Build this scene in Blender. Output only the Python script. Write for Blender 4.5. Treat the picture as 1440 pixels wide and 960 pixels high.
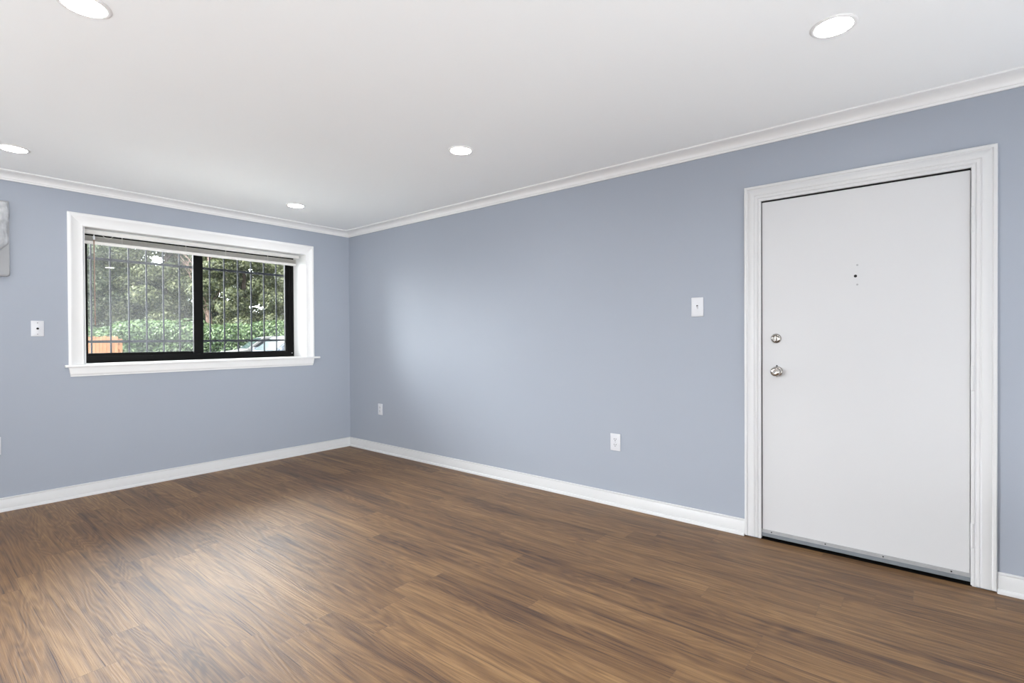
import bpy, bmesh, math, random
import numpy as np
from mathutils import Vector, Matrix

PI = math.pi
S = bpy.context.scene
for o in list(bpy.data.objects):
    bpy.data.objects.remove(o, do_unlink=True)
COL = S.collection

# ------------------------------------------------------------------ camera
F_PX, YAW, PITCH, ROLL = 717.39, 0.884324, -0.0077377, -0.0054944
CAM = Vector((-3.2684, -5.0329, 1.2))
fw = Vector((math.sin(YAW) * math.cos(PITCH), math.cos(YAW) * math.cos(PITCH), math.sin(PITCH)))
rt0 = Vector((math.cos(YAW), -math.sin(YAW), 0))
up0 = rt0.cross(fw)
rt = math.cos(ROLL) * rt0 + math.sin(ROLL) * up0
up = -math.sin(ROLL) * rt0 + math.cos(ROLL) * up0
cd = bpy.data.cameras.new('camera')
cam = bpy.data.objects.new('camera', cd)
COL.objects.link(cam)
cd.sensor_fit = 'HORIZONTAL'
cd.sensor_width = 36.0
cd.lens = F_PX * 36.0 / 1440.0
cd.clip_start = 0.02
cd.clip_end = 500
M3 = Matrix((rt, up, -fw)).transposed()
cam.matrix_world = Matrix.Translation(CAM) @ M3.to_4x4()
S.camera = cam

# ------------------------------------------------------------------ sky, daylight, exposure
SKY_STRENGTH = 4.8          # flat overcast
GLOW_STRENGTH = 27.0        # sun glowing through thin cloud beyond the trees
GLOW_LEFT = 38.0
LAMP_STRENGTH = 75.0
BOUNCE_POWER = 84.0
REAR_POWER = 48.0
WALL_FILL_POWER = 18.0
EXPOSURE = -0.08
w = bpy.data.worlds.new('overcast_sky')
S.world = w
w.use_nodes = True
bg = w.node_tree.nodes['Background']
bg.inputs['Color'].default_value = (0.95, 0.975, 1.0, 1)
wt = w.node_tree
wtc = wt.nodes.new('ShaderNodeTexCoord')
wdot = wt.nodes.new('ShaderNodeVectorMath')
wdot.operation = 'DOT_PRODUCT'
sun_dir = Vector((math.sin(math.radians(22)) * math.cos(math.radians(25)), math.cos(math.radians(22)) * math.cos(math.radians(25)), math.sin(math.radians(25))))
wdot.inputs[1].default_value = sun_dir
wt.links.new(wtc.outputs['Generated'], wdot.inputs[0])
wmax = wt.nodes.new('ShaderNodeMath'); wmax.operation = 'MAXIMUM'; wmax.inputs[1].default_value = 0.0
wt.links.new(wdot.outputs['Value'], wmax.inputs[0])
wpow = wt.nodes.new('ShaderNodeMath'); wpow.operation = 'POWER'; wpow.inputs[1].default_value = 4.5
wt.links.new(wmax.outputs[0], wpow.inputs[0])
wmul = wt.nodes.new('ShaderNodeMath'); wmul.operation = 'MULTIPLY_ADD'
wmul.inputs[1].default_value = GLOW_STRENGTH; wmul.inputs[2].default_value = SKY_STRENGTH
wt.links.new(wpow.outputs[0], wmul.inputs[0])
# a second bright part of the cloud cover, further left
wdot2 = wt.nodes.new('ShaderNodeVectorMath'); wdot2.operation = 'DOT_PRODUCT'
wdot2.inputs[1].default_value = Vector((-math.sin(math.radians(42)) * math.cos(math.radians(28)), math.cos(math.radians(42)) * math.cos(math.radians(28)), math.sin(math.radians(28))))
wt.links.new(wtc.outputs['Generated'], wdot2.inputs[0])
wmax2 = wt.nodes.new('ShaderNodeMath'); wmax2.operation = 'MAXIMUM'; wmax2.inputs[1].default_value = 0.0
wt.links.new(wdot2.outputs['Value'], wmax2.inputs[0])
wpow2 = wt.nodes.new('ShaderNodeMath'); wpow2.operation = 'POWER'; wpow2.inputs[1].default_value = 8.0
wt.links.new(wmax2.outputs[0], wpow2.inputs[0])
wmul2 = wt.nodes.new('ShaderNodeMath'); wmul2.operation = 'MULTIPLY_ADD'
wmul2.inputs[1].default_value = GLOW_LEFT
wt.links.new(wpow2.outputs[0], wmul2.inputs[0])
wt.links.new(wmul.outputs[0], wmul2.inputs[2])
wt.links.new(wmul2.outputs[0], bg.inputs['Strength'])

def area_light(name, loc, direction, sx, sy, power, col=(1, 1, 1)):
    l = bpy.data.lights.new(name, 'AREA')
    l.shape = 'RECTANGLE'
    l.size, l.size_y = sx, sy
    l.energy = power
    l.color = col
    o = bpy.data.objects.new(name, l)
    COL.objects.link(o)
    o.location = loc
    o.rotation_euler = Vector(direction).to_track_quat('-Z', 'Y').to_euler()
    return o
# added fill lights behind the camera, brightening ceiling and walls like bounced flash
area_light('bounce_fill', (-4.4, -5.6, 0.4), (0, 1.2, 1), 1.2, 1.2, BOUNCE_POWER, (0.935, 0.985, 1.05))
area_light('rear_bounce_fill', (-1.9, -6.7, 0.3), (0, 0, 1), 3.2, 1.8, REAR_POWER, (0.935, 0.985, 1.05))

# added rear fill, aimed to brighten the window wall near the corner
rl = area_light('wall_fill', (-2.4, -7.9, 1.2), (0.22, 1, -0.01), 1.3, 1.8, WALL_FILL_POWER, (0.97, 0.99, 1.0))
rl.data.spread = math.radians(42)

vs = S.view_settings
vs.view_transform = 'Standard'
vs.look = 'None'
vs.gamma = 1.0
vs.exposure = EXPOSURE
vs.use_curve_mapping = False

# ------------------------------------------------------------------ helpers
class MB:
    """collects shapes into one mesh"""
    def __init__(self):
        self.bm = bmesh.new()
    def box(self, x0, x1, y0, y1, z0, z1, bev=0.0, seg=2):
        b = bmesh.new()
        bmesh.ops.create_cube(b, size=1.0)
        for v in b.verts:
            v.co = Vector(((x0 + x1) / 2 + v.co.x * (x1 - x0), (y0 + y1) / 2 + v.co.y * (y1 - y0), (z0 + z1) / 2 + v.co.z * (z1 - z0)))
        if bev > 0:
            bmesh.ops.bevel(b, geom=b.edges[:], offset=bev, segments=seg, affect='EDGES', profile=0.5)
        self._merge(b)
        return self
    def _merge(self, b, mat=None):
        if mat is not None:
            bmesh.ops.transform(b, matrix=mat, verts=b.verts[:])
        m = bpy.data.meshes.new('tmp')
        b.to_mesh(m)
        b.free()
        self.bm.from_mesh(m)
        bpy.data.meshes.remove(m)
    def lathe(self, prof, axis='Z', loc=(0, 0, 0), n=32, caps=True):
        """prof: list of (r, h) revolved about the axis"""
        b = bmesh.new()
        rings = []
        for r, h in prof:
            if r < 1e-6:
                rings.append([b.verts.new((0, 0, h))])
            else:
                rings.append([b.verts.new((r * math.cos(2 * PI * k / n), r * math.sin(2 * PI * k / n), h)) for k in range(n)])
        for a, c in zip(rings[:-1], rings[1:]):
            for k in range(n):
                q = [a[k % len(a)], a[(k + 1) % len(a)], c[(k + 1) % len(c)], c[k % len(c)]]
                u = []
                for v in q:
                    if v not in u:
                        u.append(v)
                if len(u) > 2:
                    b.faces.new(u)
        if caps:
            for ring in (rings[0], rings[-1]):
                if len(ring) > 2:
                    b.faces.new(ring)
        bmesh.ops.recalc_face_normals(b, faces=b.faces[:])
        R = {'Z': Matrix.Identity(4), '-Y': Matrix.Rotation(PI / 2, 4, 'X'), 'X': Matrix.Rotation(PI / 2, 4, 'Y'), '-Z': Matrix.Rotation(PI, 4, 'X')}[axis]
        self._merge(b, Matrix.Translation(loc) @ R)
        return self
    def tube(self, pts, r, n=10):
        """round bar through points; r a number or a list"""
        rr = r if isinstance(r, (list, tuple)) else [r] * len(pts)
        P = [Vector(p) for p in pts]
        b = bmesh.new()
        rings = []
        for i, p in enumerate(P):
            t = (P[min(i + 1, len(P) - 1)] - P[max(i - 1, 0)]).normalized()
            a = t.cross(Vector((0, 0, 1)) if abs(t.z) < 0.9 else Vector((1, 0, 0))).normalized()
            c = t.cross(a)
            rings.append([b.verts.new(p + rr[i] * (math.cos(2 * PI * k / n) * a + math.sin(2 * PI * k / n) * c)) for k in range(n)])
        for a, c in zip(rings[:-1], rings[1:]):
            for k in range(n):
                b.faces.new([a[k], a[(k + 1) % n], c[(k + 1) % n], c[k]])
        b.faces.new(rings[0])
        b.faces.new(rings[-1])
        bmesh.ops.recalc_face_normals(b, faces=b.faces[:])
        self._merge(b)
        return self
    def sweep(self, prof, path):
        """prof: closed list of (out, height) pairs; path: function (out, h) -> list of points, mitred by the caller"""
        b = bmesh.new()
        cols = [[b.verts.new(p) for p in path(o, h)] for o, h in prof]
        n, m = len(cols), len(cols[0])
        for i in range(n):
            a, c = cols[i], cols[(i + 1) % n]
            for k in range(m - 1):
                b.faces.new([a[k], a[k + 1], c[k + 1], c[k]])
        b.faces.new([cols[i][0] for i in range(n)])
        b.faces.new([cols[i][-1] for i in range(n)])
        bmesh.ops.recalc_face_normals(b, faces=b.faces[:])
        self._merge(b)
        return self
    def prism(self, poly, axis, a0, a1):
        """polygon extruded along an axis: axis 'X' poly is (y,z); 'Y' poly is (x,z); 'Z' poly is (x,y)"""
        mk = {'X': lambda p, a: (a, p[0], p[1]), 'Y': lambda p, a: (p[0], a, p[1]), 'Z': lambda p, a: (p[0], p[1], a)}[axis]
        b = bmesh.new()
        A = [b.verts.new(mk(p, a0)) for p in poly]
        B = [b.verts.new(mk(p, a1)) for p in poly]
        n = len(poly)
        for i in range(n):
            b.faces.new([A[i], A[(i + 1) % n], B[(i + 1) % n], B[i]])
        b.faces.new(A)
        b.faces.new(B)
        bmesh.ops.recalc_face_normals(b, faces=b.faces[:])
        self._merge(b)
        return self
    def build(self, name, mat, parent=None, smooth=False):
        m = bpy.data.meshes.new(name)
        self.bm.to_mesh(m)
        self.bm.free()
        m.materials.append(mat)
        if smooth:
            m.polygons.foreach_set('use_smooth', [True] * len(m.polygons))
            try:
                m.set_sharp_from_angle(angle=math.radians(38))
            except Exception:
                pass
        o = bpy.data.objects.new(name, m)
        COL.objects.link(o)
        if parent:
            o.parent = parent
        return o

def raw_mesh(name, verts, faces, mat, parent=None, smooth=False):
    m = bpy.data.meshes.new(name)
    m.from_pydata([tuple(v) for v in verts], [], [tuple(f) for f in faces])
    m.update()
    m.materials.append(mat)
    if smooth:
        m.polygons.foreach_set('use_smooth', [True] * len(m.polygons))
    o = bpy.data.objects.new(name, m)
    COL.objects.link(o)
    if parent:
        o.parent = parent
    return o

def tag(o, label, cat, group=None, kind=None):
    o['label'] = label
    o['category'] = cat
    if group:
        o['group'] = group
    if kind:
        o['kind'] = kind
    return o

def thing(name, label, cat, loc=(0, 0, 0), rz=0.0, group=None, kind=None):
    o = bpy.data.objects.new(name, None)
    o.empty_display_size = 0.1
    COL.objects.link(o)
    o.location = loc
    o.rotation_euler = (0, 0, rz)
    return tag(o, label, cat, group, kind)

def copy_tree(o, parent=None):
    c = o.copy()
    COL.objects.link(c)
    if parent:
        c.parent = parent
    for ch in [q for q in bpy.data.objects if q.parent == o]:
        copy_tree(ch, c)
    return c

RIGHT = -PI / 2            # things fixed to the door wall: local +x runs along the wall, local -y points into the room

# ------------------------------------------------------------------ materials
def new_mat(name):
    m = bpy.data.materials.new(name)
    m.use_nodes = True
    nt = m.node_tree
    return m, nt, nt.nodes['Principled BSDF']

def N(nt, typ, **kw):
    n = nt.nodes.new(typ)
    for k, v in kw.items():
        setattr(n, k, v)
    return n

def math_n(nt, op, a, b=None, c=None):
    n = N(nt, 'ShaderNodeMath', operation=op)
    for i, q in enumerate((a, b, c)):
        if q is None:
            continue
        if isinstance(q, (int, float)):
            n.inputs[i].default_value = q
        else:
            nt.links.new(q, n.inputs[i])
    return n.outputs[0]

def paint(name, col, rough=0.5, spec=0.5, var=0.03, scale=3.0, bump=0.0, bscale=220.0, metal=0.0):
    m, nt, p = new_mat(name)
    tc = N(nt, 'ShaderNodeTexCoord')
    no = N(nt, 'ShaderNodeTexNoise')
    no.inputs['Scale'].default_value = scale
    no.inputs['Detail'].default_value = 4
    nt.links.new(tc.outputs['Object'], no.inputs['Vector'])
    cr = N(nt, 'ShaderNodeValToRGB')
    a = [max(0, c * (1 - var)) for c in col] + [1]
    b = [min(1, c * (1 + var)) for c in col] + [1]
    cr.color_ramp.elements[0].position = 0.3
    cr.color_ramp.elements[1].position = 0.7
    cr.color_ramp.elements[0].color = a
    cr.color_ramp.elements[1].color = b
    nt.links.new(no.outputs['Fac'], cr.inputs['Fac'])
    nt.links.new(cr.outputs['Color'], p.inputs['Base Color'])
    p.inputs['Roughness'].default_value = rough
    p.inputs['Specular IOR Level'].default_value = spec
    p.inputs['Metallic'].default_value = metal
    if bump > 0:
        n2 = N(nt, 'ShaderNodeTexNoise')
        n2.inputs['Scale'].default_value = bscale
        n2.inputs['Detail'].default_value = 2
        nt.links.new(tc.outputs['Object'], n2.inputs['Vector'])
        bp = N(nt, 'ShaderNodeBump')
        bp.inputs['Strength'].default_value = bump
        bp.inputs['Distance'].default_value = 0.001
        nt.links.new(n2.outputs['Fac'], bp.inputs['Height'])
        nt.links.new(bp.outputs['Normal'], p.inputs['Normal'])
    return m

def floor_material():
    m, nt, p = new_mat('vinyl_plank_floor')
    L = nt.links.new
    tc = N(nt, 'ShaderNodeTexCoord')
    sx = N(nt, 'ShaderNodeSeparateXYZ')
    L(tc.outputs['Object'], sx.inputs[0])
    X, Y = sx.outputs[0], sx.outputs[1]
    WD, LN = 0.14, 1.22
    xr = math_n(nt, 'DIVIDE', math_n(nt, 'ADD', X, 2.46 + 14.0), WD)
    row = math_n(nt, 'FLOOR', xr)
    fx = math_n(nt, 'FRACT', xr)
    wn = N(nt, 'ShaderNodeTexWhiteNoise', noise_dimensions='1D')
    L(row, wn.inputs['W'])
    yr = math_n(nt, 'ADD', math_n(nt, 'DIVIDE', Y, LN), math_n(nt, 'MULTIPLY', wn.outputs['Value'], 7.0))
    seg = math_n(nt, 'FLOOR', yr)
    fy = math_n(nt, 'FRACT', yr)
    pid = math_n(nt, 'ADD', math_n(nt, 'MULTIPLY', row, 13.37), math_n(nt, 'MULTIPLY', seg, 3.71))
    wn2 = N(nt, 'ShaderNodeTexWhiteNoise', noise_dimensions='1D')
    L(pid, wn2.inputs['W'])
    rnd = wn2.outputs['Value']
    shift = math_n(nt, 'MULTIPLY', rnd, 40.0)
    def grain(sxm, sym, detail, rough, dist=0.0):
        cv = N(nt, 'ShaderNodeCombineXYZ')
        L(math_n(nt, 'MULTIPLY', X, sxm), cv.inputs[0])
        L(math_n(nt, 'MULTIPLY', Y, sym), cv.inputs[1])
        L(shift, cv.inputs[2])
        n = N(nt, 'ShaderNodeTexNoise')
        n.inputs['Scale'].default_value = 1.0
        n.inputs['Detail'].default_value = detail
        n.inputs['Roughness'].default_value = rough
        n.inputs['Distortion'].default_value = dist
        L(cv.outputs[0], n.inputs['Vector'])
        return n.outputs['Fac']
    broad = grain(12.0, 0.9, 3.0, 0.55, 0.8)
    streak = grain(62.0, 1.6, 8.0, 0.70, 0.8)
    fine = grain(300.0, 5.0, 3.0, 0.65)
    crack = grain(130.0, 1.3, 4.0, 0.6, 0.3)
    rings = math_n(nt, 'SINE', math_n(nt, 'MULTIPLY', grain(7.0, 0.8, 2.0, 0.45, 0.4), 110.0))
    v = math_n(nt, 'ADD', math_n(nt, 'MULTIPLY', broad, 0.55), math_n(nt, 'MULTIPLY', streak, 0.72))
    v = math_n(nt, 'ADD', v, math_n(nt, 'MULTIPLY', fine, 0.40))
    v = math_n(nt, 'ADD', v, math_n(nt, 'MULTIPLY', rings, 0.050))
    v = math_n(nt, 'ADD', v, math_n(nt, 'MULTIPLY', math_n(nt, 'SUBTRACT', rnd, 0.5), 0.15))
    dk = N(nt, 'ShaderNodeMapRange')
    dk.inputs['From Min'].default_value = 0.30
    dk.inputs['From Max'].default_value = 0.40
    dk.inputs['To Min'].default_value = 0.30
    dk.inputs['To Max'].default_value = 0.0
    L(crack, dk.inputs['Value'])
    v = math_n(nt, 'SUBTRACT', v, dk.outputs['Result'])
    v = math_n(nt, 'SUBTRACT', v, 0.325)
    cr = N(nt, 'ShaderNodeValToRGB')
    e = cr.color_ramp.elements
    e[0].position, e[0].color = 0.26, FLOOR_COLS[0]
    e[1].position, e[1].color = 0.76, FLOOR_COLS[3]
    k = e.new(0.42); k.color = FLOOR_COLS[1]
    k = e.new(0.56); k.color = FLOOR_COLS[2]
    L(v, cr.inputs['Fac'])
    # seams
    sxm = math_n(nt, 'LESS_THAN', math_n(nt, 'MINIMUM', fx, math_n(nt, 'SUBTRACT', 1.0, fx)), 0.0055)
    sym = math_n(nt, 'LESS_THAN', math_n(nt, 'MINIMUM', fy, math_n(nt, 'SUBTRACT', 1.0, fy)), 0.0009)
    seam = math_n(nt, 'MAXIMUM', sxm, sym)
    mx = N(nt, 'ShaderNodeMix', data_type='RGBA', blend_type='MULTIPLY')
    L(math_n(nt, 'MULTIPLY', seam, 0.35), mx.inputs[0])
    L(cr.outputs['Color'], mx.inputs[6])
    mx.inputs[7].default_value = (0.25, 0.2, 0.18, 1)
    L(mx.outputs[2], p.inputs['Base Color'])
    rg = math_n(nt, 'ADD', 0.43, math_n(nt, 'MULTIPLY', fine, 0.16))
    L(rg, p.inputs['Roughness'])
    p.inputs['Specular IOR Level'].default_value = 0.62
    h = math_n(nt, 'ADD', math_n(nt, 'MULTIPLY', fine, 0.7), math_n(nt, 'MULTIPLY', streak, 0.8))
    h = math_n(nt, 'SUBTRACT', h, dk.outputs['Result'])
    h = math_n(nt, 'ADD', h, math_n(nt, 'MULTIPLY', rings, 0.22))
    h = math_n(nt, 'SUBTRACT', h, math_n(nt, 'MULTIPLY', seam, 0.6))
    bp = N(nt, 'ShaderNodeBump')
    bp.inputs['Strength'].default_value = 0.75
    bp.inputs['Distance'].default_value = 0.0011
    L(h, bp.inputs['Height'])
    L(bp.outputs['Normal'], p.inputs['Normal'])
    return m

def glass_material(name, haze):
    m = bpy.data.materials.new(name)
    m.use_nodes = True
    nt = m.node_tree
    nt.nodes.clear()
    out = N(nt, 'ShaderNodeOutputMaterial')
    tr = N(nt, 'ShaderNodeBsdfTransparent')
    tr.inputs[0].default_value = (0.97, 0.985, 0.98, 1)
    gl = N(nt, 'ShaderNodeBsdfGlossy')
    gl.inputs['Roughness'].default_value = 0.0
    fr = N(nt, 'ShaderNodeFresnel')
    fr.inputs['IOR'].default_value = 1.45
    mx = N(nt, 'ShaderNodeMixShader')
    nt.links.new(fr.outputs[0], mx.inputs[0])
    nt.links.new(tr.outputs[0], mx.inputs[1])
    nt.links.new(gl.outputs[0], mx.inputs[2])
    last = mx
    if haze > 0:
        df = N(nt, 'ShaderNodeBsdfTranslucent')
        df.inputs['Color'].default_value = (0.8, 0.82, 0.84, 1)
        tc = N(nt, 'ShaderNodeTexCoord')
        no = N(nt, 'ShaderNodeTexNoise')
        no.inputs['Scale'].default_value = 2.4
        no.inputs['Detail'].default_value = 5
        nt.links.new(tc.outputs['Object'], no.inputs['Vector'])
        f = math_n(nt, 'MULTIPLY', no.outputs['Fac'], haze * 2)
        m2 = N(nt, 'ShaderNodeMixShader')
        nt.links.new(f, m2.inputs[0])
        nt.links.new(mx.outputs[0], m2.inputs[1])
        nt.links.new(df.outputs[0], m2.inputs[2])
        last = m2
    nt.links.new(last.outputs[0], out.inputs['Surface'])
    return m

def leaf_material(name, cols, transl=0.35, rough=0.5):
    m = bpy.data.materials.new(name)
    m.use_nodes = True
    nt = m.node_tree
    nt.nodes.clear()
    out = N(nt, 'ShaderNodeOutputMaterial')
    ge = N(nt, 'ShaderNodeNewGeometry')
    cr = N(nt, 'ShaderNodeValToRGB')
    e = cr.color_ramp.elements
    e[0].color = cols[0] + (1,)
    e[1].color = cols[-1] + (1,)
    for i, c in enumerate(cols[1:-1]):
        k = e.new((i + 1) / (len(cols) - 1))
        k.color = c + (1,)
    nt.links.new(ge.outputs['Random Per Island'], cr.inputs['Fac'])
    d = N(nt, 'ShaderNodeBsdfDiffuse')
    t = N(nt, 'ShaderNodeBsdfTranslucent')
    g = N(nt, 'ShaderNodeBsdfGlossy')
    g.inputs['Roughness'].default_value = rough
    nt.links.new(cr.outputs[0], d.inputs[0])
    nt.links.new(cr.outputs[0], t.inputs[0])
    m1 = N(nt, 'ShaderNodeMixShader')
    m1.inputs[0].default_value = transl
    nt.links.new(d.outputs[0], m1.inputs[1])
    nt.links.new(t.outputs[0], m1.inputs[2])
    m2 = N(nt, 'ShaderNodeMixShader')
    m2.inputs[0].default_value = 0.05
    nt.links.new(m1.outputs[0], m2.inputs[1])
    nt.links.new(g.outputs[0], m2.inputs[2])
    nt.links.new(m2.outputs[0], out.inputs['Surface'])
    return m

def emit_material(name, col, strength):
    m = bpy.data.materials.new(name)
    m.use_nodes = True
    nt = m.node_tree
    nt.nodes.clear()
    out = N(nt, 'ShaderNodeOutputMaterial')
    e = N(nt, 'ShaderNodeEmission')
    e.inputs[0].default_value = col + (1,)
    e.inputs[1].default_value = strength
    nt.links.new(e.outputs[0], out.inputs['Surface'])
    return m

def film_material():
    m, nt, p = new_mat('plastic_film')
    tc = N(nt, 'ShaderNodeTexCoord')
    no = N(nt, 'ShaderNodeTexNoise')
    no.inputs['Scale'].default_value = 22
    no.inputs['Detail'].default_value = 4
    nt.links.new(tc.outputs['Object'], no.inputs['Vector'])
    p.inputs['Base Color'].default_value = (0.86, 0.88, 0.9, 1)
    p.inputs['Roughness'].default_value = 0.22
    nt.links.new(math_n(nt, 'ADD', 0.25, math_n(nt, 'MULTIPLY', no.outputs['Fac'], 0.5)), p.inputs['Alpha'])
    return m

FLOOR_COLS = [(0.044, 0.020, 0.011, 1), (0.125, 0.062, 0.025, 1), (0.192, 0.102, 0.040, 1), (0.310, 0.180, 0.077, 1)]
MT = {}
MT['wall'] = paint('blue_grey_paint', (0.335, 0.368, 0.424), 0.55, 0.35, 0.012, 1.2, 0.12, 160)
MT['ceiling'] = paint('ceiling_paint', (0.93, 0.955, 0.962), 0.8, 0.2, 0.008, 1.0, 0.08, 120)
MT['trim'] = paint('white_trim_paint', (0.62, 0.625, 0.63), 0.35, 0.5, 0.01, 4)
MT['bright'] = paint('lit_white_paint', (0.80, 0.803, 0.80), 0.38, 0.5, 0.01, 4)  # trim white lightened, the window wall's stronger light put into the colour
MT['door'] = paint('white_door_paint', (0.575, 0.58, 0.59), 0.42, 0.45, 0.012, 1.3, 0.05, 60)
MT['floor'] = floor_material()
MT['black'] = paint('black_aluminium', (0.004, 0.004, 0.004), 0.4, 0.12, 0.15, 20)
MT['bars'] = paint('dark_painted_steel', (0.007, 0.0085, 0.013), 0.6, 0.2, 0.2, 30)
MT['chrome'] = paint('polished_nickel', (0.42, 0.40, 0.375), 0.14, 0.5, 0.05, 10, metal=1.0)
MT['alu'] = paint('brushed_aluminium', (0.36, 0.365, 0.375), 0.5, 0.4, 0.06, 30, metal=0.2)
MT['vinyl'] = paint('grey_vinyl_seal', (0.17, 0.19, 0.21), 0.6, 0.3, 0.05, 20)
MT['dark'] = paint('dark_slot', (0.012, 0.012, 0.012), 0.7, 0.2, 0.1, 10)
MT['plate'] = paint('white_plastic', (0.62, 0.63, 0.66), 0.3, 0.5, 0.01, 6)
MT['panel'] = paint('grey_white_panel', (0.36, 0.37, 0.385), 0.4, 0.4, 0.03, 6)
MT['screw'] = paint('grey_screw', (0.30, 0.30, 0.31), 0.4, 0.5, 0.1, 50)
MT['blind'] = paint('off_white_blind', (0.74, 0.73, 0.70), 0.45, 0.4, 0.03, 12)
MT['slat'] = paint('blind_slats', (0.55, 0.54, 0.50), 0.5, 0.4, 0.06, 40)
MT['wand'] = paint('clear_brown_wand', (0.30, 0.22, 0.17), 0.25, 0.5, 0.1, 30)
MT['glass'] = glass_material('window_glass', 0.0)
MT['hazy'] = glass_material('hazy_window_glass', 0.013)
MT['film'] = film_material()
MT['lens'] = emit_material('lamp_lens', (1.0, 0.985, 0.96), LAMP_STRENGTH)
MT['asphalt'] = paint('asphalt', (0.10, 0.10, 0.10), 0.9, 0.2, 0.3, 3)
MT['concrete'] = paint('pale_concrete', (0.55, 0.54, 0.51), 0.9, 0.2, 0.08, 3)
MT['fence'] = paint('cedar_boards', (0.27, 0.125, 0.058), 0.8, 0.2, 0.25, 5)
MT['bark'] = paint('pinkish_bark', (0.33, 0.23, 0.19), 0.9, 0.1, 0.3, 6)
MT['darkbark'] = paint('dark_bark', (0.09, 0.07, 0.055), 0.9, 0.1, 0.3, 6)
MT['leaf_a'] = leaf_material('evergreen_leaves', [(0.022, 0.036, 0.018), (0.060, 0.085, 0.040), (0.12, 0.15, 0.07), (0.24, 0.27, 0.15)])
MT['leaf_b'] = leaf_material('olive_leaves', [(0.035, 0.046, 0.020), (0.09, 0.11, 0.045), (0.17, 0.195, 0.085), (0.32, 0.33, 0.18)])
MT['leaf_i'] = leaf_material('ivy_leaves', [(0.018, 0.040, 0.012), (0.055, 0.105, 0.034), (0.12, 0.20, 0.07), (0.28, 0.37, 0.18)])
MT['paint_white'] = paint('white_car_paint', (0.15, 0.147, 0.142), 0.45, 0.15, 0.01, 2)
MT['paint_silver'] = paint('silver_blue_car_paint', (0.09, 0.105, 0.135), 0.45, 0.15, 0.01, 2)
MT['carglass'] = paint('car_window_glass', (0.012, 0.014, 0.017), 0.15, 0.1, 0.02, 2)
MT['tyre'] = paint('tyre_rubber', (0.02, 0.02, 0.02), 0.8, 0.2, 0.1, 10)
MT['rear'] = paint('rear_room_paint', (0.62, 0.62, 0.62), 0.7, 0.2, 0.02, 2)

# ------------------------------------------------------------------ room shell
CZ = 2.385                      # ceiling height
XL, YB = -5.2, -8.0             # far left wall and rear wall
# window opening, door opening
WX0, WX1, WZ0, WZ1 = -2.314, -0.514, 0.995, 2.076
DY0, DY1, DZ1 = -5.204, -4.242, 2.012
WT = 0.38

def struct(name, mb, mat, label, cat, smooth=False):
    return tag(mb.build(name, mat, None, smooth), label, cat, kind='structure')

struct('floor', MB().box(XL, 0.0, YB, 0.0, -0.12, 0.0), MT['floor'], 'brown wood-look plank floor', 'floor')
struct('ceiling', MB().box(XL - 0.2, 0.16, YB - 0.2, WT, CZ, CZ + 0.15), MT['ceiling'], 'flat white ceiling with recessed lights', 'ceiling')
m = MB()
m.box(XL, WX0, 0, WT, -0.12, CZ).box(WX1, 0.16, 0, WT, -0.12, CZ).box(WX0, WX1, 0, WT, -0.12, WZ0).box(WX0, WX1, 0, WT, WZ1, CZ)
struct('wall_left', m, MT['wall'], 'blue-grey painted wall with the wide window', 'wall')
m = MB()
m.box(0, 0.16, DY1, 0, -0.12, CZ).box(0, 0.16, YB, DY0, -0.12, CZ).box(0, 0.16, DY0, DY1, DZ1, CZ)
struct('wall_right', m, MT['wall'], 'long blue-grey painted wall with the white door', 'wall')
m = MB()
m.box(XL - 0.2, XL, YB, -3.2, -0.12, CZ).box(XL - 0.2, XL, -0.7, WT, -0.12, CZ).box(XL - 0.2, XL, -3.2, -0.7, -0.12, 0.5).box(XL - 0.2, XL, -3.2, -0.7, 2.15, CZ)  # unseen opening added in this wall to let daylight in
struct('wall_far', m, MT['rear'], 'pale wall beyond the left edge with an added opening for daylight', 'wall')
struct('wall_back', MB().box(XL - 0.2, 0.16, YB - 0.2, YB, -0.12, CZ), MT['rear'], 'pale rear wall behind the viewer', 'wall')
struct('wall_light_block', MB().box(0.162, 0.26, DY0 - 0.1, DY1 + 0.1, -0.12, 2.3), MT['dark'], 'unseen dark plate added behind the door to block outdoor light', 'wall')  # added plate, keeps outdoor light out of the door gap
struct('floor_threshold', MB().box(0.0, 0.16, DY0, DY1, -0.12, -0.004), MT['dark'], 'threshold strip under the door, coloured dark for the gap shade', 'floor')  # shade of the gap under the leaf put into this strip's colour

# crown moulding: profile as (out from wall, z)
def cove(n=7):
    pts = [(0.0, CZ), (0.0, 2.326), (0.010, 2.326), (0.013, 2.331), (0.013, 2.336), (0.018, 2.338)]
    for i in range(n + 1):
        a = (PI / 2) * i / n
        pts.append((0.018 + 0.054 * (1 - math.cos(a)), 2.338 + 0.034 * math.sin(a)))
    pts += [(0.076, 2.373), (0.082, 2.377), (0.086, 2.377), (0.086, CZ)]
    return pts
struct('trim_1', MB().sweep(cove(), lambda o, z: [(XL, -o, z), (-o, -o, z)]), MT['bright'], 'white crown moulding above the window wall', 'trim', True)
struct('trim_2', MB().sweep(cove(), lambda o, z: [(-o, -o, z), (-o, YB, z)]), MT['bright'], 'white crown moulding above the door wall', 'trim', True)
BASE = [(0, 0), (0, 0.0965), (0.006, 0.0965), (0.0105, 0.094), (0.0115, 0.089), (0.0095, 0.084), (0.0115, 0.080), (0.0115, 0.021),
        (0.016, 0.020), (0.0205, 0.016), (0.0225, 0.009), (0.0225, 0)]
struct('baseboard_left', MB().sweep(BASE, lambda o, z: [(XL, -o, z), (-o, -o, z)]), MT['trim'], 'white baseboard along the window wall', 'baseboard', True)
struct('baseboard_right', MB().sweep(BASE, lambda o, z: [(-o, -o, z), (-o, -4.169, z)]), MT['trim'], 'white baseboard from the corner to the door casing', 'baseboard', True)
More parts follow.
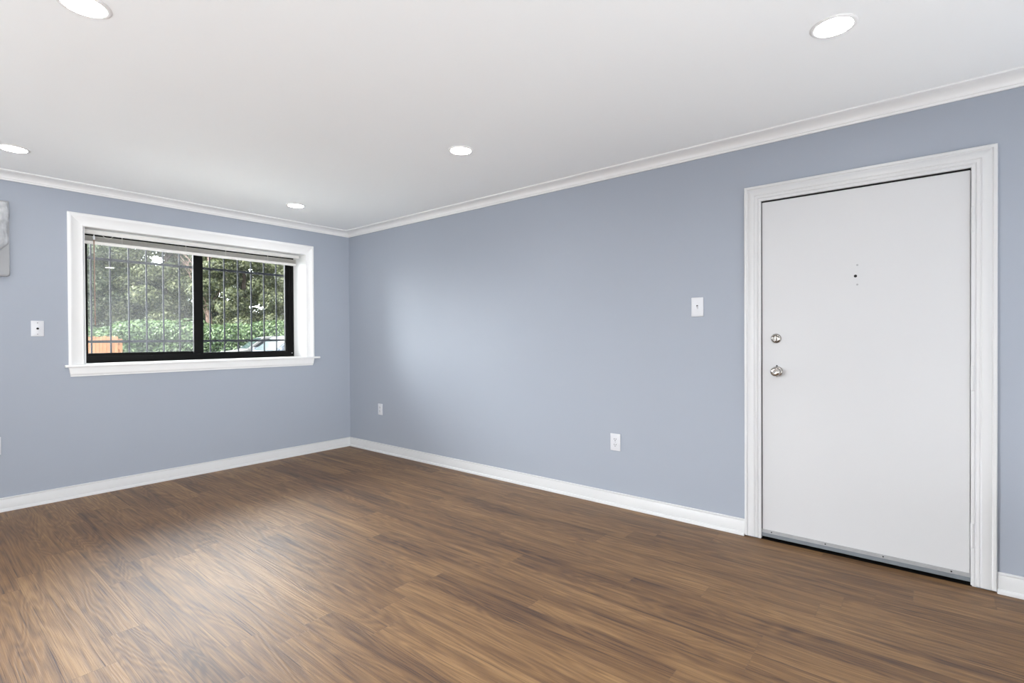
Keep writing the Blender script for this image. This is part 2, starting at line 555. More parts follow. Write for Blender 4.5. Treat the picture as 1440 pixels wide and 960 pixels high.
struct('baseboard_right.001', MB().sweep(BASE, lambda o, z: [(-o, -5.2755, z), (-o, YB, z)]), MT['trim'], 'short white baseboard right of the door', 'baseboard', True)

# ------------------------------------------------------------------ door
DC = -4.723
door = thing('door_1', 'white flush entry door in a moulded white casing', 'door', (0, DC, 0), RIGHT, kind='structure')
HI, HO = 0.4605, 0.5525          # casing inner and outer half widths
ZI, ZO = 1.9935, 2.087
# casing profile: (distance from the inner edge, projection)
CW = HO - HI
CAS = [(0, 0), (0, 0.010), (0.002, 0.0125), (0.012, 0.013), (0.014, 0.0095), (0.017, 0.0095), (0.020, 0.014), (0.030, 0.0155), (0.032, 0.0135), (0.035, 0.0135), (0.038, 0.0165),
       (0.068, 0.0185), (0.071, 0.0165), (0.074, 0.0165), (0.078, 0.021), (0.088, 0.021), (0.0915, 0.018), (0.092, 0)]
def casing_path(hi, zi, z0):
    return (lambda d, p: [(-(hi + d), -p, z0), (-(hi + d), -p, zi + d)],
            lambda d, p: [(-(hi + d), -p, zi + d), ((hi + d), -p, zi + d)],
            lambda d, p: [((hi + d), -p, zi + d), ((hi + d), -p, z0)])
for pth in casing_path(HI, ZI, 0.009):
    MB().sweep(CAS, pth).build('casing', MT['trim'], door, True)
# jamb lining behind the casing
m = MB()
m.box(-0.481, -0.4655, 0.0, 0.155, 0.0, 2.003).box(0.4655, 0.481, 0.0, 0.155, 0.0, 2.003).box(-0.481, 0.481, 0.0, 0.155, 1.997, 2.012)
m.box(-0.4655, -0.452, 0.052, 0.09, 0, 1.997).box(0.452, 0.4655, 0.052, 0.09, 0, 1.997).box(-0.452, 0.452, 0.052, 0.09, 1.985, 1.997)
m.build('jamb', MT['trim'], door)
slab = MB().box(-0.4575, 0.4588, 0.002, 0.046, 0.024, 1.9855, 0.0015, 1).build('door_leaf', MT['door'], door)
sweep_ = MB().box(-0.462, 0.461, -0.0025, 0.002, 0.040, 0.0595, 0.001, 1)
sw = sweep_.build('door_sweep', MT['alu'], slab)
sl_ = MB().prism([(-0.0015, 0.040), (0.002, 0.040), (0.002, 0.019), (-0.0015, 0.019), (-0.0025, 0.022)], 'X', -0.462, 0.461).build('sweep_seal', MT['vinyl'], slab)
sl_['label'] = 'darker grey rubber lip under the sweep strip'
sw['label'] = 'aluminium sweep strip along the door bottom'
for u in SWEEP_U if 'SWEEP_U' in globals() else (-0.408, -0.137, 0.122, 0.391):
    MB().lathe([(0.0034, 0), (0.0034, 0.0012), (0.0, 0.0016)], '-Y', (u, -0.0023, 0.050), 12).build('screw', MT['dark'], slab)
for zc in (1.749, 0.994, 0.245):
    h = MB()
    h.lathe([(0, -0.062), (0.004, -0.061), (0.0072, -0.057), (0.0072, 0.057), (0.004, 0.061), (0, 0.062)], 'Z', (0.4665, -0.0085, zc), 16)
    h.box(0.4605, 0.4655, -0.004, 0.003, zc - 0.052, zc + 0.052, 0.001, 1)
    h.build('hinge', MT['trim'], slab, True)
m = MB().box(-0.4655, 0.4655, 0.004, 0.03, 1.9875, 1.9965).box(-0.4655, -0.4580, 0.008, 0.03, 0.01, 1.9965)
m.build('gap_shade_strip', MT['dark'], door)  # dark strips set in the door gaps to draw their shade
# knob
kn = MB()
kn.lathe([(0.030, 0.0), (0.030, 0.003), (0.027, 0.007), (0.015, 0.010), (0.0115, 0.014), (0.0115, 0.028), (0.016, 0.031), (0.0245, 0.036),
          (0.027, 0.045), (0.0255, 0.054), (0.020, 0.060), (0.012, 0.0625), (0.009, 0.0615), (0.0, 0.0615)], '-Y', (0, 0, 0), 36)
k = kn.build('door_knob', MT['chrome'], slab, True)
k.location = (-0.377, 0.0018, 0.995)
k['label'] = 'polished round nickel knob'
MB().lathe([(0.006, 0.0), (0.006, 0.0012), (0.0, 0.0014)], '-Y', (0, -0.0615, 0), 14).build('knob_button', MT['screw'], k)
db = MB()
db.lathe([(0.028, 0), (0.028, 0.004), (0.0245, 0.011), (0.019, 0.014), (0.0175, 0.013), (0.016, 0.0125), (0.0, 0.0125)], '-Y', (0, 0, 0), 36)
d_ = db.build('deadbolt', MT['chrome'], slab, True)
d_.location = (-0.382, 0.0018, 1.186)
d_['label'] = 'round nickel deadbolt above the knob'
MB().box(-0.0045, 0.0045, -0.026, -0.012, -0.014, 0.014, 0.002, 2).build('thumb_turn', MT['chrome'], d_)
for z in (1.027, 0.967):
    MB().lathe([(0.0045, 0), (0.0045, 0.0012), (0, 0.0014)], '-Y', (-0.379, 0.0022, z), 14).build('screw_hole', MT['dark'], slab)
MB().lathe([(0.0075, 0), (0.0075, 0.0012), (0, 0.0014)], '-Y', (0.002, 0.0022, 1.518), 20).build('peephole', MT['dark'], slab)
for z in (1.576, 1.472):
    MB().lathe([(0.005, 0), (0.005, 0.0006), (0, 0.0008)], '-Y', (0.010, 0.0022, z), 16).build('filled_hole', MT['alu'], slab)
MB().box(-0.470, -0.4655, -0.0006, 0.02, 0.965, 1.03).build('strike_plate', MT['screw'], door)

# ------------------------------------------------------------------ window
win = thing('window_1', 'wide black aluminium sliding window in a white casing', 'window', (0, 0, 0), 0, kind='structure')
STOOL_T = 1.012
# casing on the wall face: flat stock with a raised outer edge
WC = [(0, 0), (0, 0.012), (0.003, 0.015), (0.010, 0.016), (0.012, 0.014), (0.070, 0.017), (0.074, 0.020), (0.090, 0.020), (0.094, 0.017), (0.094, 0)]
ZH = 2.0705
xL_in, xR_in = -2.319, -0.519
def wc_left(d, p):
    return [(xL_in - d, -p, STOOL_T), (xL_in - d, -p, ZH + d * 1.05)]
def wc_top(d, p):
    return [(xL_in - d, -p, ZH + d * 1.05), (xR_in + d * 0.93, -p, ZH + d * 1.05)]
def wc_right(d, p):
    return [(xR_in + d * 0.93, -p, ZH + d * 1.05), (xR_in + d * 0.93, -p, STOOL_T)]
for f in (wc_left, wc_top, wc_right):
    MB().sweep(WC, f).build('casing', MT['bright'], win, True)
m = MB()
m.box(WX0, WX1, -0.001, 0.242, 1.0, STOOL_T, 0.0)
m.box(-2.437, -0.376, -0.040, -0.0005, STOOL_T - 0.019, STOOL_T, 0.005, 3)
m.build('window_sill', MT['bright'], win, True)
AP = [(0, 0), (0.018, 0.0), (0.018, -0.045), (0.016, -0.055), (0.010, -0.062), (0.010, -0.070), (0, -0.072)]
MB().sweep([(a, b + STOOL_T - 0.0195) for a, b in AP], lambda o, z: [(-2.414 + 0.17 * (STOOL_T - 0.0195 - z), -o, z), (-0.434 - 0.17 * (STOOL_T - 0.0195 - z), -o, z)]).build('apron', MT['bright'], win, True)
# lining of the recess
m = MB()
m.box(WX0, WX0 + 0.006, 0.0, 0.242, STOOL_T, WZ1).box(WX1 - 0.006, WX1, 0.0, 0.242, STOOL_T, WZ1).box(WX0, WX1, 0.0, 0.242, WZ1 - 0.004, WZ1)
m.build('jamb', MT['bright'], win)
# black outer frame with two tracks
FX0, FX1, FZ0, FZ1 = WX0, WX1, STOOL_T + 0.022, WZ1
m = MB()
m.box(FX0, FX0 + 0.040, 0.24, 0.345, FZ0, FZ1, 0.002, 1).box(FX1 - 0.030, FX1, 0.24, 0.345, FZ0, FZ1, 0.002, 1)
m.box(FX0, FX1, 0.24, 0.345, FZ0 - 0.022, FZ0 + 0.022, 0.002, 1).box(FX0, FX1, 0.24, 0.345, FZ1 - 0.035, FZ1, 0.002, 1)
m.box(FX1 - 0.056, FX1 - 0.030, 0.252, 0.258, FZ0, FZ1)
m.box(FX0 + 0.04, FX1 - 0.03, 0.24, 0.247, FZ0 + 0.02, FZ0 + 0.030)
m.build('window_frame', MT['black'], win)
def sash(x0, x1, y0, y1, sl, sr, zb, zt, mat):
    m = MB()
    m.box(x0, x0 + sl, y0, y1, zb, zt, 0.0015, 1).box(x1 - sr, x1, y0, y1, zb, zt, 0.0015, 1)
    m.box(x0 + sl, x1 - sr, y0 + 0.001, y1 - 0.001, zb, zb + 0.036, 0.0015, 1).box(x0 + sl, x1 - sr, y0 + 0.001, y1 - 0.001, zt - 0.035, zt, 0.0015, 1)
    s = m.build('sash', MT['black'], win)
    yc = (y0 + y1) / 2
    MB().box(x0 + sl - 0.004, x1 - sr + 0.004, yc - 0.002, yc + 0.002, zb + 0.03, zt - 0.03).build('glass_pane', mat, s)
    return s
s1 = sash(FX0 + 0.036, -1.388, 0.302, 0.332, 0.042, 0.072, FZ0 + 0.020, FZ1 - 0.03, MT['hazy'])
s1['label'] = 'left sash with a hazier pane'
s2 = sash(-1.472, FX1 - 0.050, 0.262, 0.292, 0.079, 0.038, FZ0 + 0.006, FZ1 - 0.03, MT['glass'])
s2['label'] = 'right sash with a clear pane'
m = MB().box(-1.452, -1.415, 0.254, 0.264, FZ0 + 0.014, FZ0 + 0.030, 0.002, 1)
m.build('latch', MT['screw'], win)
MB().box(-0.548, -0.538, 0.236, 0.242, FZ0 + 0.010, FZ0 + 0.020, 0.001, 1).build('corner_screw', MT['alu'], win)

# ------------------------------------------------------------------ blind, pulled up
BX0, BX1, BY = -2.302, -0.554, 0.05
bl = thing('venetian_blind', 'off-white venetian blind pulled up tight under the window head', 'blind', ((BX0 + BX1) / 2, BY + 0.02, 1.95), 0)
bl_off = Vector(((BX0 + BX1) / 2, BY + 0.02, 1.95))
def blpart(mb, name, mat, smooth=False, par=None):
    bmesh.ops.translate(mb.bm, vec=-bl_off, verts=mb.bm.verts[:])
    return mb.build(name, mat, par or bl, smooth)
blpart(MB().box(BX0, BX1, BY, BY + 0.045, 2.034, 2.0615, 0.002, 2), 'headrail', MT['blind'], True)
m = MB()
NS = 24
for i in range(NS):
    z = 1.9775 + i * 0.00165
    pts = []
    poly = [(BY + 0.008, z), (BY + 0.020, z + 0.0012), (BY + 0.032, z), (BY + 0.032, z + 0.0007), (BY + 0.020, z + 0.0019), (BY + 0.008, z + 0.0007)]
    m.prism(poly, 'X', BX0 + 0.006, BX1 - 0.03 + 0.004 * ((i * 7) % 3 - 1))
blpart(m, 'slat_stack', MT['slat'])
blpart(MB().box(BX0 + 0.004, BX1 - 0.032, BY + 0.004, BY + 0.034, 1.954, 1.976, 0.003, 2), 'bottom_rail', MT['blind'], True)
for x in (-2.06, -1.60, -1.27, -0.88):
    m = MB().tube([(x, BY + 0.006, 2.04), (x, BY + 0.002, 1.972)], 0.0016, 6)
    blpart(m, 'lift_cord', MT['blind'])
m = MB().tube([(-2.243, BY - 0.006, 1.99), (-2.243, BY - 0.007, 1.90), (-2.241, BY - 0.006, 1.315)], [0.0045, 0.0042, 0.0042], 8)
wd = blpart(m, 'tilt_wand', MT['wand'], True)
wd['label'] = 'thin brownish tilt wand hanging down'
m = MB().tube([(-2.243, BY + 0.002, 2.036), (-2.243, BY - 0.006, 2.030), (-2.243, BY - 0.006, 2.005)], 0.0025, 8).lathe([(0.0, 1.985), (0.006, 1.986), (0.0075, 1.995), (0.0075, 2.010), (0.004, 2.018), (0, 2.018)], 'Z', (-2.243, BY - 0.006, 0), 12)
blpart(m, 'wand_hook', MT['plate'], True)
m = MB().tube([(-2.19 + 0.012 * i, BY + 0.001, 2.030 - 0.026 * math.sin(PI * i / 6)) for i in range(7)], 0.0017, 6)
blpart(m, 'cord_loop', MT['blind'], True)

# ------------------------------------------------------------------ security grille outside the window
gr = thing('security_grille', 'dark steel security bars fixed outside the window', 'window bars', (-1.43, 0.455, 1.0), 0)
for i in range(15):
    x = -2.184 + 0.1316 * i
    if x > -0.50:
        break
    MB().box(x + 1.43 - 0.006, x + 1.43 + 0.006, -0.006, 0.006, -0.05, 1.15, 0.002, 1).build('bar', MT['bars'], gr)
for z in (1.1845 - 1.0, 1.889 - 1.0):
    MB().box(-0.93, 0.98, -0.019, -0.0065, z - 0.011, z + 0.011, 0.001, 1).build('rail', MT['bars'], gr)
for x in (-0.905, 0.955):
    MB().box(x - 0.02, x + 0.02, -0.075, -0.008, 0.86, 0.90, 0.002, 1).build('wall_bracket', MT['bars'], gr)

# ------------------------------------------------------------------ wall plates
def outlet(label, loc, rz, w_=0.078, h_=0.121):
    t = thing('wall_outlet', label, 'outlet', loc, rz, 'wall outlets')
    MB().box(-w_ / 2, w_ / 2, -0.006, 0.0, -h_ / 2, h_ / 2, 0.003, 3).build('cover_plate', MT['plate'], t, True)
    for s in (1, -1):
        zc = s * 0.0195
        m = MB()
        pts = [(0.0165 * math.cos(a), zc + max(-0.0125, min(0.0125, 0.0165 * math.sin(a)))) for a in [2 * PI * k / 28 for k in range(28)]]
        m.prism(pts, 'Y', -0.0078, -0.0055)
        r = m.build('receptacle', MT['plate'], t)
        MB().box(-0.0085, -0.0055, -0.0084, -0.0076, zc - 0.001, zc + 0.0085).build('slot', MT['dark'], r)
        MB().box(0.0052, 0.0085, -0.0084, -0.0076, zc - 0.0005, zc + 0.008).build('slot', MT['dark'], r)
        MB().lathe([(0.0032, 0), (0.0032, 0.0008), (0, 0.0008)], '-Y', (0, -0.0076, zc - 0.0075), 12).build('ground_hole', MT['dark'], r)
    MB().lathe([(0.0028, 0), (0.0024, 0.001), (0, 0.0012)], '-Y', (0, -0.0058, 0), 12).build('screw', MT['screw'], t)
    return t
outlet('white duplex outlet low on the door wall nearest the door', (0, -3.303, 0.4525), RIGHT, 0.079, 0.121)
outlet('white duplex outlet low on the door wall close to the room corner', (0, -0.561, 0.4535), RIGHT, 0.072, 0.116)
outlet('white outlet cut off by the photo edge, low on the window wall', (-2.818, 0, 0.4625), 0, 0.076, 0.124)

sw_ = thing('light_switch', 'white toggle light switch left of the door', 'light switch', (0, -3.8865, 1.3875), RIGHT)
MB().box(-0.0385, 0.0385, -0.0065, 0, -0.0615, 0.0615, 0.0035, 3).build('cover_plate', MT['plate'], sw_, True)
MB().box(-0.0105, 0.0105, -0.0078, -0.006, -0.021, 0.021, 0.0008, 1).build('switch_surround', MT['plate'], sw_)
MB().prism([(-0.0075, 0.005), (-0.0075, -0.007), (-0.019, -0.012), (-0.020, -0.006)], 'X', -0.005, 0.005).build('toggle', MT['plate'], sw_)
MB().box(-0.0052, 0.0052, -0.0082, -0.0076, 0.005, 0.0115).build('toggle_slot', MT['dark'], sw_)
for z in (0.030, -0.030):
    MB().lathe([(0.003, 0), (0.0026, 0.001), (0, 0.0012)], '-Y', (0, -0.0063, z), 12).build('screw', MT['plate'], sw_)

cj = thing('cable_jack', 'white cable jack plate with a dark centre on the window wall', 'wall plate', (-2.5835, 0, 1.2845), 0)
MB().box(-0.0355, 0.0355, -0.006, 0, -0.057, 0.057, 0.003, 3).build('cover_plate', MT['plate'], cj, True)
MB().lathe([(0.0075, 0), (0.0075, 0.003), (0.0048, 0.003), (0.0048, 0.011), (0.003, 0.011), (0.003, 0.004), (0, 0.004)], '-Y', (0, -0.0058, 0), 20).build('connector', MT['dark'], cj)
for z in (0.041, -0.041):
    MB().lathe([(0.0042, 0), (0.0036, 0.001), (0, 0.0013)], '-Y', (0, -0.0058, z), 12).build('screw', MT['screw'], cj)

# ------------------------------------------------------------------ wrapped wall unit at the left edge
wu = thing('wall_unit', 'white wall-mounted unit wrapped in crumpled clear plastic left of the window', 'wall unit', (-3.0, 0, 1.655), 0)
MB().box(-0.28, 0.273, -0.022, 0.0, 0.0, 0.522, 0.003, 2).build('back_panel', MT['panel'], wu, True)
MB().box(-0.28, 0.262, -0.040, -0.0, -0.008, 0.002, 0.002, 2).build('ledge', MT['screw'], wu, True)
MB().box(-0.28, 0.13, -0.070, -0.022, 0.24, 0.47, 0.008, 2).build('housing', MT['plate'], wu, True)
rng = np.random.default_rng(5)
nu, nv = 46, 52
vv, ff = [], []
for j in range(nv):
    t = j / (nv - 1)                                   # 0 at the top
    z = 0.505 - 0.44 * t
    edge = 0.262 + 0.012 * math.sin(9 * t) - (0.20 * max(0, (t - 0.62)) ** 1.2 * 2.6) + 0.02 * math.exp(-((t - 0.55) / 0.12) ** 2)
    for i in range(nu):
        s = i / (nu - 1)
        x = -0.28 + (edge + 0.28) * s
        fold = 0.012 * math.sin(60 * x + 9 * t + 1.5 * math.sin(6 * t)) + 0.007 * math.sin(140 * x - 12 * t + 2 * math.sin(9 * t)) + 0.004 * math.sin(30 * t + 40 * x)
        y = -0.096 - 0.016 * math.sin(PI * t) + fold
        if s > 0.8:
            q = (s - 0.8) / 0.2
            y = y * (1 - q ** 2) + (-0.028) * q ** 2
        vv.append((x, min(y, -0.0235), z + 0.006 * math.sin(30 * x + 5 * t)))
for j in range(nv - 1):
    for i in range(nu - 1):
        a = j * nu + i
        ff.append((a, a + 1, a + nu + 1, a + nu))
fo = raw_mesh('plastic_wrap', vv, ff, MT['film'], wu, True)
fo['label'] = 'crumpled clear plastic film'
so = fo.modifiers.new('thickness', 'SOLIDIFY')
so.thickness = 0.0008

# ------------------------------------------------------------------ recessed lights
def lamp(label, x, y):
    t = thing('recessed_light', label, 'ceiling light', (x, y, CZ), 0, 'recessed ceiling lights')
    MB().lathe([(0.066, 0.0), (0.064, -0.004), (0.068, -0.006), (0.075, -0.005), (0.079, -0.002), (0.080, 0.0)], 'Z', (0, 0, 0), 48, caps=False).build('trim_ring', MT['bright'], t, True)
    MB().lathe([(0.0, -0.0050), (0.040, -0.0046), (0.0655, -0.0035), (0.0655, -0.0005), (0, -0.0005)], 'Z', (0, 0, 0), 48).build('lens', MT['lens'], t, True)
    return t
LX = (-0.965, -2.785)
for lb, x, y in (('round recessed light nearest the room corner by the window', LX[0], -0.668),
                 ('round recessed light in the middle of the ceiling, halfway along the door wall', LX[0], -2.735),
                 ('round recessed light in front of the door, top right', LX[0], -4.746),
                 ('round recessed light cut off by the left edge near the window wall', -2.772, -0.648),
                 ('round recessed light cut off by the top edge, upper left', -2.82, -2.715),
                 ('round recessed light above the viewer, outside the photo', -2.80, -4.75),  # unseen lamps from here on, continuing the grid for more light
                 ('unseen round recessed light behind the viewer near the door wall', LX[0], -6.78),
                 ('unseen round recessed light behind the viewer at the rear', -2.80, -6.78),
                 ('unseen round recessed light at the far left of the room by the window wall', -4.55, -0.66),
                 ('unseen round recessed light at the far left of the room, middle row', -4.55, -2.72),
                 ('unseen round recessed light at the far left of the room, third row', -4.55, -4.75),
                 ('unseen round recessed light at the far left of the room, rear row', -4.55, -6.78)):
    lamp(lb, x, y)

# ------------------------------------------------------------------ outdoors
GZ = -0.18
def at(px, py, depth):
    return CAM + depth * (fw + rt * ((px - 720) / F_PX) - up * ((py - 480) / F_PX))

g = MB().box(-60, 80, 0.6, 120, GZ - 0.2, GZ)
struct('path', MB().box(-8, 6, 0.38, 5.5, GZ - 0.15, GZ + 0.02), MT['concrete'], 'unseen pale concrete slab added to bounce daylight onto the ceiling', 'path')  # added reflector below the sill, throws sky light up to the ceiling
struct('ground', g, MT['asphalt'], 'grey parking lot ground outside the window', 'ground')

def leaf_cloud(name, centers, radii, n, size, mat, parent, seed, flat=0.0):
    """n leaf quads spread through and over a set of ellipsoid clumps, as one mesh"""
    r = np.random.default_rng(seed)
    centers = np.array(centers)
    radii = np.array(radii)
    wgt = (radii[:, 0] * radii[:, 2])
    idx = r.choice(len(centers), n, p=wgt / wgt.sum())
    d = r.normal(size=(n, 3))
    d /= np.linalg.norm(d, axis=1)[:, None]
    rad = r.uniform(0.55, 1.06, n) ** 0.6
    P = centers[idx] + d * radii[idx] * rad[:, None]
    nrm = d + r.normal(size=(n, 3)) * 0.55 + np.array([0, 0, 0.35])
    nrm /= np.linalg.norm(nrm, axis=1)[:, None]
    a = np.cross(nrm, r.normal(size=(n, 3)))
    a /= np.linalg.norm(a, axis=1)[:, None]
    b = np.cross(nrm, a)
    sz = size * r.uniform(0.6, 1.35, n)[:, None]
    V = np.empty((n, 4, 3))
    V[:, 0] = P - a * sz
    V[:, 1] = P + b * sz * 0.52 + nrm * sz * 0.15
    V[:, 2] = P + a * sz
    V[:, 3] = P - b * sz * 0.52 + nrm * sz * 0.15
    keep = V[:, :, 2].min(axis=1) > 0.0
    V = V[keep]
    n = len(V)
    m = bpy.data.meshes.new(name)
    m.vertices.add(4 * n)
    m.vertices.foreach_set('co', V.reshape(-1).astype(np.float32))
    m.loops.add(4 * n)
    m.loops.foreach_set('vertex_index', np.arange(4 * n, dtype=np.int32))
    m.polygons.add(n)
    m.polygons.foreach_set('loop_start', np.arange(0, 4 * n, 4, dtype=np.int32))
    m.update(calc_edges=True)
    m.materials.append(mat)
    o = bpy.data.objects.new(name, m)
    COL.objects.link(o)
    o.parent = parent
    return o

def tree(label, px, depth, height, width, mat, seed, n=72000, base=0.05, leaf=0.078, bark='darkbark', group='trees behind the hedge'):
    p = at(px, 476, depth)
    t = thing('tree', label, 'tree', (p.x, p.y, GZ), 0, group)
    r = random.Random(seed)
    cs, rs = [], []
    lims = []
    for i in range(84):
        f = r.random()
        z = height * (base + (0.97 - base) * f)
        ww = width * 0.5 * (0.45 + 0.55 * math.sin(PI * min(1, 0.25 + f * 0.72)) ** 0.8)
        a = r.uniform(0, 2 * PI)
        q = math.sqrt(r.random()) * ww
        c = (q * math.cos(a), q * math.sin(a), z)
        s = r.uniform(0.5, 1.0) * width * 0.16
        cs.append(c)
        rs.append((s * 1.2, s * 1.2, s * 0.8))
        if i % 5 == 0:
            MB().tube([(0, 0, max(0.3, z - 0.35 * q - 0.3)), (c[0] * 0.5, c[1] * 0.5, z - 0.15 * q), c], [0.05, 0.035, 0.012], 6).build('branch', MT[bark], t)
    MB().tube([(0, 0, 0.0), (0.05, 0.03, height * 0.3), (-0.05, 0.08, height * 0.6), (0.0, 0.0, height * 0.9)], [0.2, 0.16, 0.10, 0.03], 10).build('trunk', MT[bark], t, True)
    leaf_cloud('crown', cs, rs, n, leaf, mat, t, seed)
    return t

tree('dark evergreen tree filling the left end of the window view', 132, 27, 8.0, 4.4, MT['leaf_a'], 11)
tree('full olive-green tree in the middle of the left pane', 236, 27.5, 8.2, 4.4, MT['leaf_b'], 13)
tree('tall olive-green tree seen through the middle of the right pane', 345, 27, 8.6, 4.0, MT['leaf_b'], 15)
tree('olive-green tree beyond the right window jamb', 440, 27, 8.8, 4.4, MT['leaf_b'], 16)
tree('dark evergreen tree in the back row, far left', 84, 33.5, 8.8, 5.4, MT['leaf_a'], 12)
tree('dark evergreen tree in the back row behind the left pane', 186, 33.5, 8.95, 5.4, MT['leaf_a'], 14)
tree('dark evergreen tree in the back row behind the centre window stile', 287, 34, 8.4, 5.2, MT['leaf_a'], 17)
tree('dark evergreen tree in the back row behind the right end of the window', 393, 34, 9.6, 5.6, MT['leaf_a'], 18)

# bare pinkish tree
p = at(294, 476, 26.5)
bt = thing('bare_tree', 'bare pinkish-brown tree beside the centre window stile', 'tree', (p.x, p.y, GZ), 0)
MB().tube([(0, 0, 0), (0.05, 0, 1.5), (-0.05, 0, 3.2), (0.05, 0, 5.0), (0.0, 0, 7.5)], [0.19, 0.16, 0.13, 0.09, 0.03], 12).build('trunk', MT['bark'], bt, True)
r = random.Random(3)
for i in range(14):
    z = r.uniform(2.2, 6.8)
    a = r.uniform(0, 2 * PI)
    l = r.uniform(0.7, 1.6)
    e1 = Vector((math.cos(a) * l * 0.5, math.sin(a) * l * 0.5, z + l * 0.5))
    e2 = Vector((math.cos(a) * l, math.sin(a) * l, z + l * 1.25))
    m = MB().tube([(0, 0, z), e1, e2], [0.035, 0.022, 0.008], 6)
    for k in range(3):
        q = e1.lerp(e2, r.random())
        m.tube([q, q + Vector((r.uniform(-.5, .5), r.uniform(-.5, .5), r.uniform(.1, .7)))], [0.014, 0.005], 5)
    m.build('branch', MT['bark'], bt)

# ivy hedge mounds
def mound(label, px, depth, wdt, hgt, seed, n=20000):
    p = at(px, 476, depth)
    t = thing('ivy_hedge', label, 'hedge', (p.x, p.y, GZ), -YAW, 'ivy hedge mounds')
    r = random.Random(seed)
    cs, rs = [], []
    for i in range(26):
        x = r.uniform(-0.5, 0.5) * wdt
        z = r.uniform(0.1, 0.82) * hgt
        s = r.uniform(0.22, 0.34) * hgt
        cs.append((x, r.uniform(-0.4, 0.4), z))
        rs.append((s * 1.5, s * 1.2, s * 0.85))
    leaf_cloud('foliage', cs, rs, n, 0.07, MT['leaf_i'], t, seed)
    for i in range(6):
        x = r.uniform(-0.45, 0.45) * wdt
        MB().tube([(x, 0, 0), (x + r.uniform(-.2, .2), 0.05, hgt * 0.4), (x + r.uniform(-.4, .4), 0, hgt * 0.75)], [0.05, 0.035, 0.012], 6).build('stem', MT['darkbark'], t)
    return t
mound('ivy-covered hedge behind the wooden fence', 134, 23.5, 1.9, 2.0, 31)
mound('ivy hedge mound just right of the wooden fence', 200, 23.5, 1.9, 2.15, 32)
mound('ivy hedge mound below the left pane, beside the centre stile', 264, 23.5, 1.8, 2.25, 33)
mound('leafy ivy hedge at the lower left of the right pane', 328, 23.5, 1.8, 2.05, 34)
mound('leafy ivy hedge rising behind the two parked cars', 392, 24, 1.9, 2.2, 35)
mound('ivy hedge beyond the right window jamb', 460, 24, 1.9, 2.1, 36)

# wooden fence panel
p0, p1 = at(114, 472, 12.0), at(166, 472, 12.0)
dv = Vector((p1.x - p0.x, p1.y - p0.y, 0))
fl = dv.length
fz = math.atan2(dv.y, dv.x)
fe = thing('wooden_fence', 'short orange-brown board fence at the lower left of the window view', 'fence', (p0.x, p0.y, GZ), fz)
nb = 10
r = random.Random(8)
for i in range(nb):
    x0 = fl * i / nb
    x1 = fl * (i + 1) / nb - 0.006
    h = 1.46 + r.uniform(-0.012, 0.012)
    MB().prism([(x0, 0.03), (x1, 0.03), (x1, h - 0.02), (x1 - 0.015, h), (x0 + 0.015, h), (x0, h - 0.02)], 'Y', -0.010, 0.010).build('board', MT['fence'], fe)
for z in (0.35, 1.2):
    MB().box(0, fl, 0.010, 0.05, z - 0.045, z + 0.045).build('rail', MT['fence'], fe)
for x in (0.05, fl - 0.05):
    MB().box(x - 0.045, x + 0.045, 0.05, 0.14, 0.0, 1.4).build('post', MT['fence'], fe)

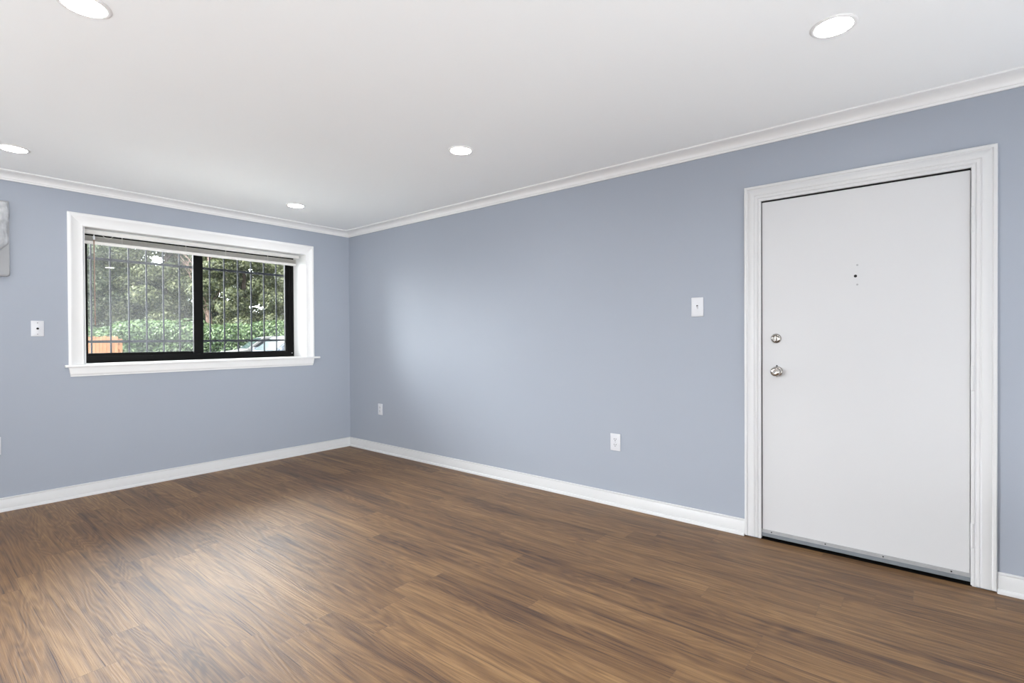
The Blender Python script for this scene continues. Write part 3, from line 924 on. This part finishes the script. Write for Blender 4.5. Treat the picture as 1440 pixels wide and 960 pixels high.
# parked cars
def car(name, label, px, depth, heading, paintm, seed, roofm=None):
    p = at(px, 476, depth)
    t = thing(name, label, 'car', (p.x, p.y, GZ), heading)
    W2 = 0.88
    def skin(nm, prof, mat, hw, inset_z=None, par=t):
        # side profile (x, z) lofted across the width with a tucked upper edge
        b = []
        fcs = []
        ns = len(prof)
        stations = [(-1.0, 0.0), (-0.96, 0.03), (0.96, 0.03), (1.0, 0.0)]
        for s, g in stations:
            for x, z in prof:
                k = 1.0
                if inset_z is not None and z > inset_z[0]:
                    k = 1 - inset_z[2] * (z - inset_z[0]) / (inset_z[1] - inset_z[0])
                b.append((x, s * hw * k, z + g * 0.5))
        for q in range(len(stations) - 1):
            for i in range(ns):
                a, c = q * ns + i, q * ns + (i + 1) % ns
                fcs.append((a, c, c + ns, a + ns))
        fcs.append(tuple(range(ns)))
        fcs.append(tuple((len(stations) - 1) * ns + i for i in range(ns)))
        o = raw_mesh(nm, b, fcs, mat, par)
        bm = bmesh.new()
        bm.from_mesh(o.data)
        bmesh.ops.recalc_face_normals(bm, faces=bm.faces[:])
        bm.to_mesh(o.data)
        bm.free()
        bv = o.modifiers.new('round', 'BEVEL')
        bv.width = 0.03
        bv.segments = 2
        bv.limit_method = 'ANGLE'
        return o
    body = [(-2.25, 0.32), (-2.30, 0.55), (-2.22, 0.92), (-1.65, 0.98), (0.85, 0.95), (1.70, 0.84), (2.18, 0.70), (2.26, 0.45), (2.18, 0.25), (1.80, 0.22), (-1.9, 0.22)]
    skin('body', body, paintm, W2)
    cabin = [(-1.72, 0.94), (-1.25, 1.36), (-0.80, 1.465), (0.0, 1.48), (0.35, 1.43), (1.05, 0.92)]
    cb = skin('cabin', cabin, roofm or paintm, W2 * 0.97, (0.9, 1.5, 0.2))
    def ywid(z):
        return W2 * 0.97 * (1 - 0.2 * (z - 0.9) / 0.6)
    # side windows: front door, rear door, both sides
    for sgn in (1, -1):
        for poly in ([(-0.02, 0.98), (0.84, 0.98), (0.30, 1.36), (-0.02, 1.40)], [(-0.10, 0.98), (-0.10, 1.40), (-0.72, 1.39), (-1.12, 1.28), (-1.28, 0.99)]):
            vv = []
            for off in (0.0, 0.012):
                for x, z in poly:
                    vv.append((x, sgn * (ywid(z) - 0.004 + off), z + 0.008))
            n_ = len(poly)
            fcs = [tuple(range(n_)), tuple(range(n_, 2 * n_))] + [(i, (i + 1) % n_, n_ + (i + 1) % n_, n_ + i) for i in range(n_)]
            raw_mesh('side_window', vv, fcs, MT['carglass'], t)
    def slope(nm, xa, za, xb, zb, mt):
        va = []
        nx, nz = -(zb - za), (xb - xa)
        ln = math.hypot(nx, nz)
        nx, nz = nx / ln, nz / ln
        if nz < 0:
            nx, nz = -nx, -nz
        for off in (0.012, 0.026):
            for (x, z) in ((xa, za), (xb, zb)):
                for s in (-1, 1):
                    va.append((x + nx * off, s * ywid(z) * 0.88, z + nz * off + 0.01))
        f_ = [(0, 1, 3, 2), (4, 5, 7, 6), (0, 1, 5, 4), (2, 3, 7, 6), (0, 2, 6, 4), (1, 3, 7, 5)]
        raw_mesh(nm, va, f_, mt, t)
    slope('windshield', 0.98, 0.96, 0.40, 1.40, MT['windshield'])
    slope('rear_window', -1.65, 0.98, -1.28, 1.33, MT['carglass'])
    for x in (1.42, -1.38):
        for s in (1, -1):
            wl = MB().lathe([(0.0, 0.0), (0.20, 0.0), (0.31, 0.02), (0.325, 0.06), (0.325, 0.17), (0.31, 0.21), (0.20, 0.22), (0.0, 0.22)], '-Y', (0, 0, 0), 24)
            o = wl.build('wheel', MT['tyre'], t, True)
            o.location = (x, s * 0.80 + 0.11, 0.325)
    for s in (1, -1):
        MB().box(0.78, 0.92, s * 0.95 - 0.09, s * 0.95 + 0.09, 0.95, 1.08, 0.03, 2).build('side_mirror', paintm, t, True)
    for s in (1, -1):
        MB().box(2.12, 2.22, s * 0.66 - 0.16, s * 0.66 + 0.16, 0.58, 0.70, 0.03, 2).build('headlight', MT['plate'], t, True)
    return t
MT['windshield'] = paint('windshield_glass', (0.045, 0.065, 0.068), 0.15, 0.12, 0.02, 2)
car('car', 'white parked car outside the window, partly hidden behind the bluish car', 378, 22.0, math.radians(167), MT['paint_white'], 1)
car('car', 'silver-blue parked car outside near the right jamb, in front of the white car', 410, 18.5, math.radians(182), MT['paint_silver'], 2)
